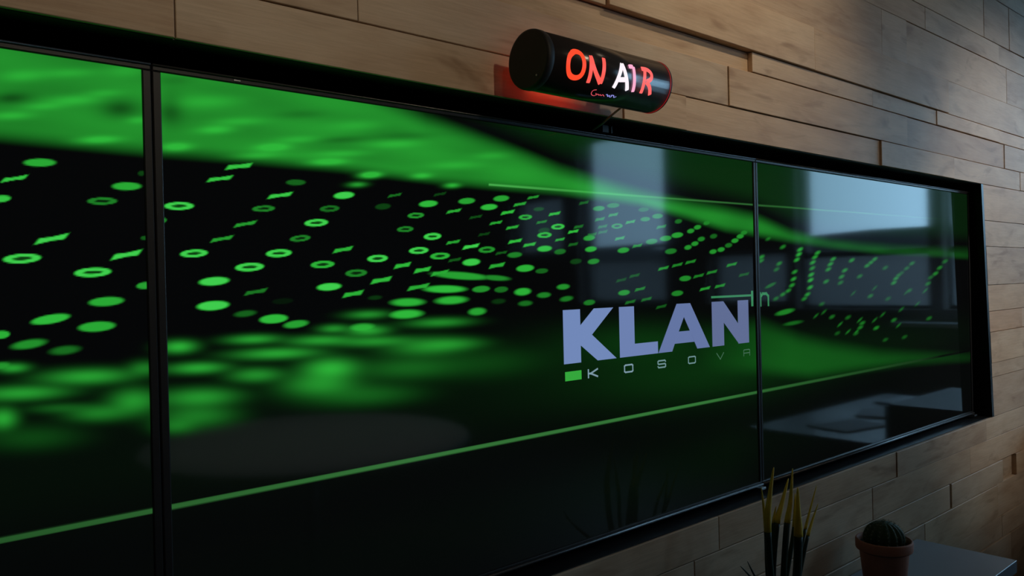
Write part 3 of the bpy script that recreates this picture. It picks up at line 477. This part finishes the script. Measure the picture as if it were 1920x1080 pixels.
cp = empty('potted_cactus', (1.507, -.13, TZ)); tag(cp, 'round spiny cactus in a brown terracotta pot on the pale console', 'potted plant')
MB().lathe([(.038,0),(.044,.004),(.052,.080),(.0525,.082),(.0590,.083),(.0600,.086),(.0600,.102),(.0585,.105),(.0555,.105),(.0540,.098),(.0530,.088)], 48, cap=False).add([(.038*math.cos(2*math.pi*k/24), .038*math.sin(2*math.pi*k/24), 0) for k in range(24)], [tuple(reversed(range(24)))]).build('pot', M['terracotta'], cp)
MB().lathe([(.0535,.080),(.0535,.092)], 40).build('soil', M['soil'], cp)
nr, cz, cr = 15, .108, .0405
vs, fs = [], []; NL, NA = 22, nr*6
for i in range(NL+1):
    ph = -math.pi*.36 + (math.pi*.86)*i/NL
    for k in range(NA):
        a = 2*math.pi*k/NA; rb_ = 1 + .085*math.cos(nr*a)*max(0, math.cos(ph))**.5
        rr = cr*math.cos(ph)*rb_; vs.append((rr*math.cos(a), rr*math.sin(a), cz + cr*.92*math.sin(ph)*(1 if ph < 1.2 else .985)))
for i in range(NL):
    for k in range(NA): k2 = (k+1) % NA; fs.append((i*NA+k, i*NA+k2, (i+1)*NA+k2, (i+1)*NA+k))
fs.append(tuple(NL*NA+k for k in range(NA)))
cb = MB().add(vs, fs, True).build('cactus_body', M['cactus'], cp)
sp = MB()
for r_ in range(nr):
    a = 2*math.pi*r_/nr
    for j in range(9):
        ph = -.35 + 1.85*j/8; rr = cr*math.cos(ph)*1.085; P = Vector((rr*math.cos(a), rr*math.sin(a), cz+cr*.92*math.sin(ph)))
        nrm = Vector((math.cos(ph)*math.cos(a), math.cos(ph)*math.sin(a), math.sin(ph)))
        for q in range(5):
            dv = (nrm + Vector((rnd.uniform(-.8,.8), rnd.uniform(-.8,.8), rnd.uniform(-.8,.8)))).normalized(); sd = dv.cross(Vector((.3,.5,.8))).normalized()*.0003; e = P+dv*rnd.uniform(.004,.008)
            s2 = dv.cross(sd)
            sp.add([P+sd, P-sd*.5+s2*.8, P-sd*.5-s2*.8, e], [(0,1,3),(1,2,3),(2,0,3)])
so = sp.build('spines', M['spine'], cp); so['kind'] = 'stuff'

sn = empty('potted_snake_plant', (1.0, -.168, TZ)); tag(sn, 'spear leaved plant with yellow dipped tips in front of the display ledge', 'potted plant')
MB().lathe([(.045,0),(.050,.003),(.060,.088),(.066,.089),(.066,.104),(.062,.106),(.058,.100)], 40, cap=False).add([(.045*math.cos(2*math.pi*k/24), .045*math.sin(2*math.pi*k/24), 0) for k in range(24)], [tuple(reversed(range(24)))]).build('pot', M['terracotta'], sn)
MB().lathe([(.0595,.080),(.0595,.094)], 40).build('soil', M['soil'], sn)
LV = [([(.941,-.17,.068),(.949,-.17,.023),(.954,-.17,-.016),(.957,-.17,-.1)], .0040, -.008), ([(.958,-.185,.102),(.943,-.185,.055),(.934,-.185,.006),(.945,-.183,-.091)], .0060, -.008),
      ([(1.005,-.16,.019),(.992,-.16,-.017),(.982,-.16,-.11)], .0036, -.012), ([(1.041,-.165,.064),(1.016,-.165,.022),(.995,-.165,-.017),(.980,-.165,-.108)], .0058, -.012),
      ([(1.03,-.18,.087),(1.02,-.18,.029),(1.005,-.18,-.016),(.990,-.18,-.106)], .0055, -.014), ([(1.091,-.15,.025),(1.080,-.15,-.049),(1.045,-.152,-.134)], .0045, -.040),
      ([(1.029,-.19,.054),(1.027,-.19,.01),(1.027,-.19,-.033),(1.020,-.188,-.113)], .0078, -.034), ([(1.153,-.16,.03),(1.124,-.16,-.016),(1.098,-.16,-.061),(1.05,-.165,-.150)], .0030, -.050),
      ([(1.129,-.175,.002),(1.104,-.175,-.028),(1.080,-.175,-.064),(1.045,-.172,-.150)], .0034, -.052), ([(.825,-.2,-.034),(.858,-.2,-.063),(.905,-.19,-.105),(.955,-.175,-.16)], .0030, 9), ([(.83,-.21,-.025),(.857,-.208,-.06),(.91,-.195,-.11),(.96,-.178,-.16)], .0030, 9)]
for pts, rw, zy in LV:
    P = [Vector(p) for p in pts]; P.append(Vector((1.0+(P[-1].x-1.0)*.45, -.168+(P[-1].y+.168)*.45, -.178)))
    fine = []
    for i in range(len(P)-1):                       # smooth path tip -> base
        p0, p1, p2, p3 = P[max(i-1,0)], P[i], P[i+1], P[min(i+2,len(P)-1)]
        for k in range(7):
            t = k/7; fine.append(.5*((2*p1)+(p2-p0)*t+(2*p0-5*p1+4*p2-p3)*t*t+(3*p1-p0-3*p2+p3)*t**3))
    fine.append(P[-1]); n = len(fine)
    rad = [rw*min(1, .12+ (i/(n*.55))**.8) for i in range(n)]
    cut = next((i for i, p in enumerate(fine) if p.z < zy), n-1); loc = Vector((1.0, -.168, -.266))
    if zy < 5:
        lf = MB().tube([p-loc for p in fine[cut-1:]], rad[cut-1:], 10).build('leaf', M['leaf'], sn)
        MB().tube([p-loc for p in fine[:cut]], [r_*1.06 for r_ in rad[:cut]], 10).build('yellow_tip', M['yellow'], lf)
    else: MB().tube([p-loc for p in fine], rad, 10).build('leaf', M['leaf'], sn)

# ------------------------------------------------------------------ the room behind the camera (seen in the glass)
rt = empty('round_table', (1.45, -2.5, 0)); tag(rt, 'white round table standing in the room behind the camera', 'table')
MB().lathe([(.72,TZ-.028),(.74,TZ-.024),(.74,TZ-.004),(.736,TZ)], 64).build('tabletop', M['paper'], rt)
MB().lathe([(.03,.02),(.03,TZ-.028)], 24).build('pedestal', M['leg'], rt)
MB().lathe([(.28,0),(.28,.012),(.05,.025)], 40).build('base', M['leg'], rt)
dk = empty('writing_desk', (3.72, -.86, 0)); tag(dk, 'pale writing desk by the windows, reflected low in the right display', 'table')
MB().chamfer(-.7, .75, -.30, .30, TZ-.03, TZ, .001).build('tabletop', M['white'], dk)
MB().box(-.68,-.65,-.28,.28,0,TZ-.03).build('side_panel', M['white'], dk); MB().box(.70,.73,-.28,.28,0,TZ-.03).build('side_panel', M['white'], dk)
for k, (px, py, a) in enumerate([(3.32,-.83,.2),(3.75,-.86,-.3),(4.18,-.91,.1)]):
    o = MB().box(-.15,.15,-.105,.105,0,.008+.004*k).build('paper_stack', M['paper'], None, (px,py,TZ)); o.rotation_euler.z = a
    tag(o, ['stack of white paper at the left end of the writing desk', 'tilted stack of white paper in the middle of the writing desk', 'stack of white paper at the window end of the writing desk'][k], 'paper', 'papers on the writing desk')
sh = MB().box(-.16,0,-.30,.30,0,.03).build('wall_shelf', M['paper'], None, (XR, -1.19, .075+H0)); tag(sh, 'short white shelf board under the windows', 'shelf')

cab = empty('added_shade_cabinet', (3.22, -.26, 0)); tag(cab, 'low dark grey cabinet added right of the displays to shade the lower wood wall', 'cabinet')  # unseen cabinet, added to keep window light off the lower wall
MB().chamfer(-.32, .32, -.20, .21, .06, .94, .002).build('body', M['cabinet'], cab)
MB().box(-.28, .28, -.17, .19, 0, .06).build('plinth', M['black'], cab)
for k in (-1, 1):
    dd = MB().chamfer(-.315 if k < 0 else .003, -.003 if k < 0 else .315, -.218, -.201, .07, .93, .002).build('door', M['cabinet'], cab)
    MB().tube([(k*.03, -.217, .52), (k*.03, -.232, .53), (k*.03, -.232, .65), (k*.03, -.217, .66)], .004, 8).build('handle', M['steel'], dd)

# ceiling spotlights, wall cones cut off low to darken its foot: position, aim, power, colour, full cone angle
for k, (px, py, az, ang, bl, pw, cl) in enumerate(SPOTS):
    spx = Vector((px, py, 1.72+H0)); aim = Vector((px+.02, -.04 if k < 5 else py-.01, az+H0)); dr = (aim-spx).normalized(); qt = dr.to_track_quat('-Z', 'Y').to_euler()
    sl = empty('ceiling_spotlight', spx); sl.rotation_euler = qt
    tag(sl, ['leftmost small white ceiling spotlight aimed at the wood wall', 'second small white ceiling spotlight from the left', 'third small white ceiling spotlight from the left, nearest the wall', 'fourth small white ceiling spotlight from the left', 'rightmost small white ceiling spotlight, added to brighten the right part of the wood wall', 'small white ceiling spotlight added to brighten the round table from straight above'][k], 'lamp', 'white ceiling spotlights')
    MB().lathe([(.030,.11),(.045,.10),(.047,0),(.043,0),(.041,.02)], 32, cap=False).build('lamp_can', M['lamp_body'], sl)
    MB().lathe([(.040,.022),(.040,.026)], 32).build('bulb_face', M['bulb'], sl)
    st = MB().tube([spx-dr*.09, Vector((spx.x, spx.y-.06, CEIL+H0))], .008, 8).build('lamp_stem', M['lamp_body'])
    st.parent = sl; st.matrix_parent_inverse = Matrix.LocRotScale(spx, qt, None).inverted()
    ld = bpy.data.lights.new('spot_light', 'SPOT'); ld.energy = pw; ld.color = cl; ld.spot_size = R(ang); ld.spot_blend = bl; ld.shadow_soft_size = .03
    lo = bpy.data.objects.new('spot_light', ld); col.objects.link(lo); lo.location = spx+dr*.01; lo.rotation_euler = qt
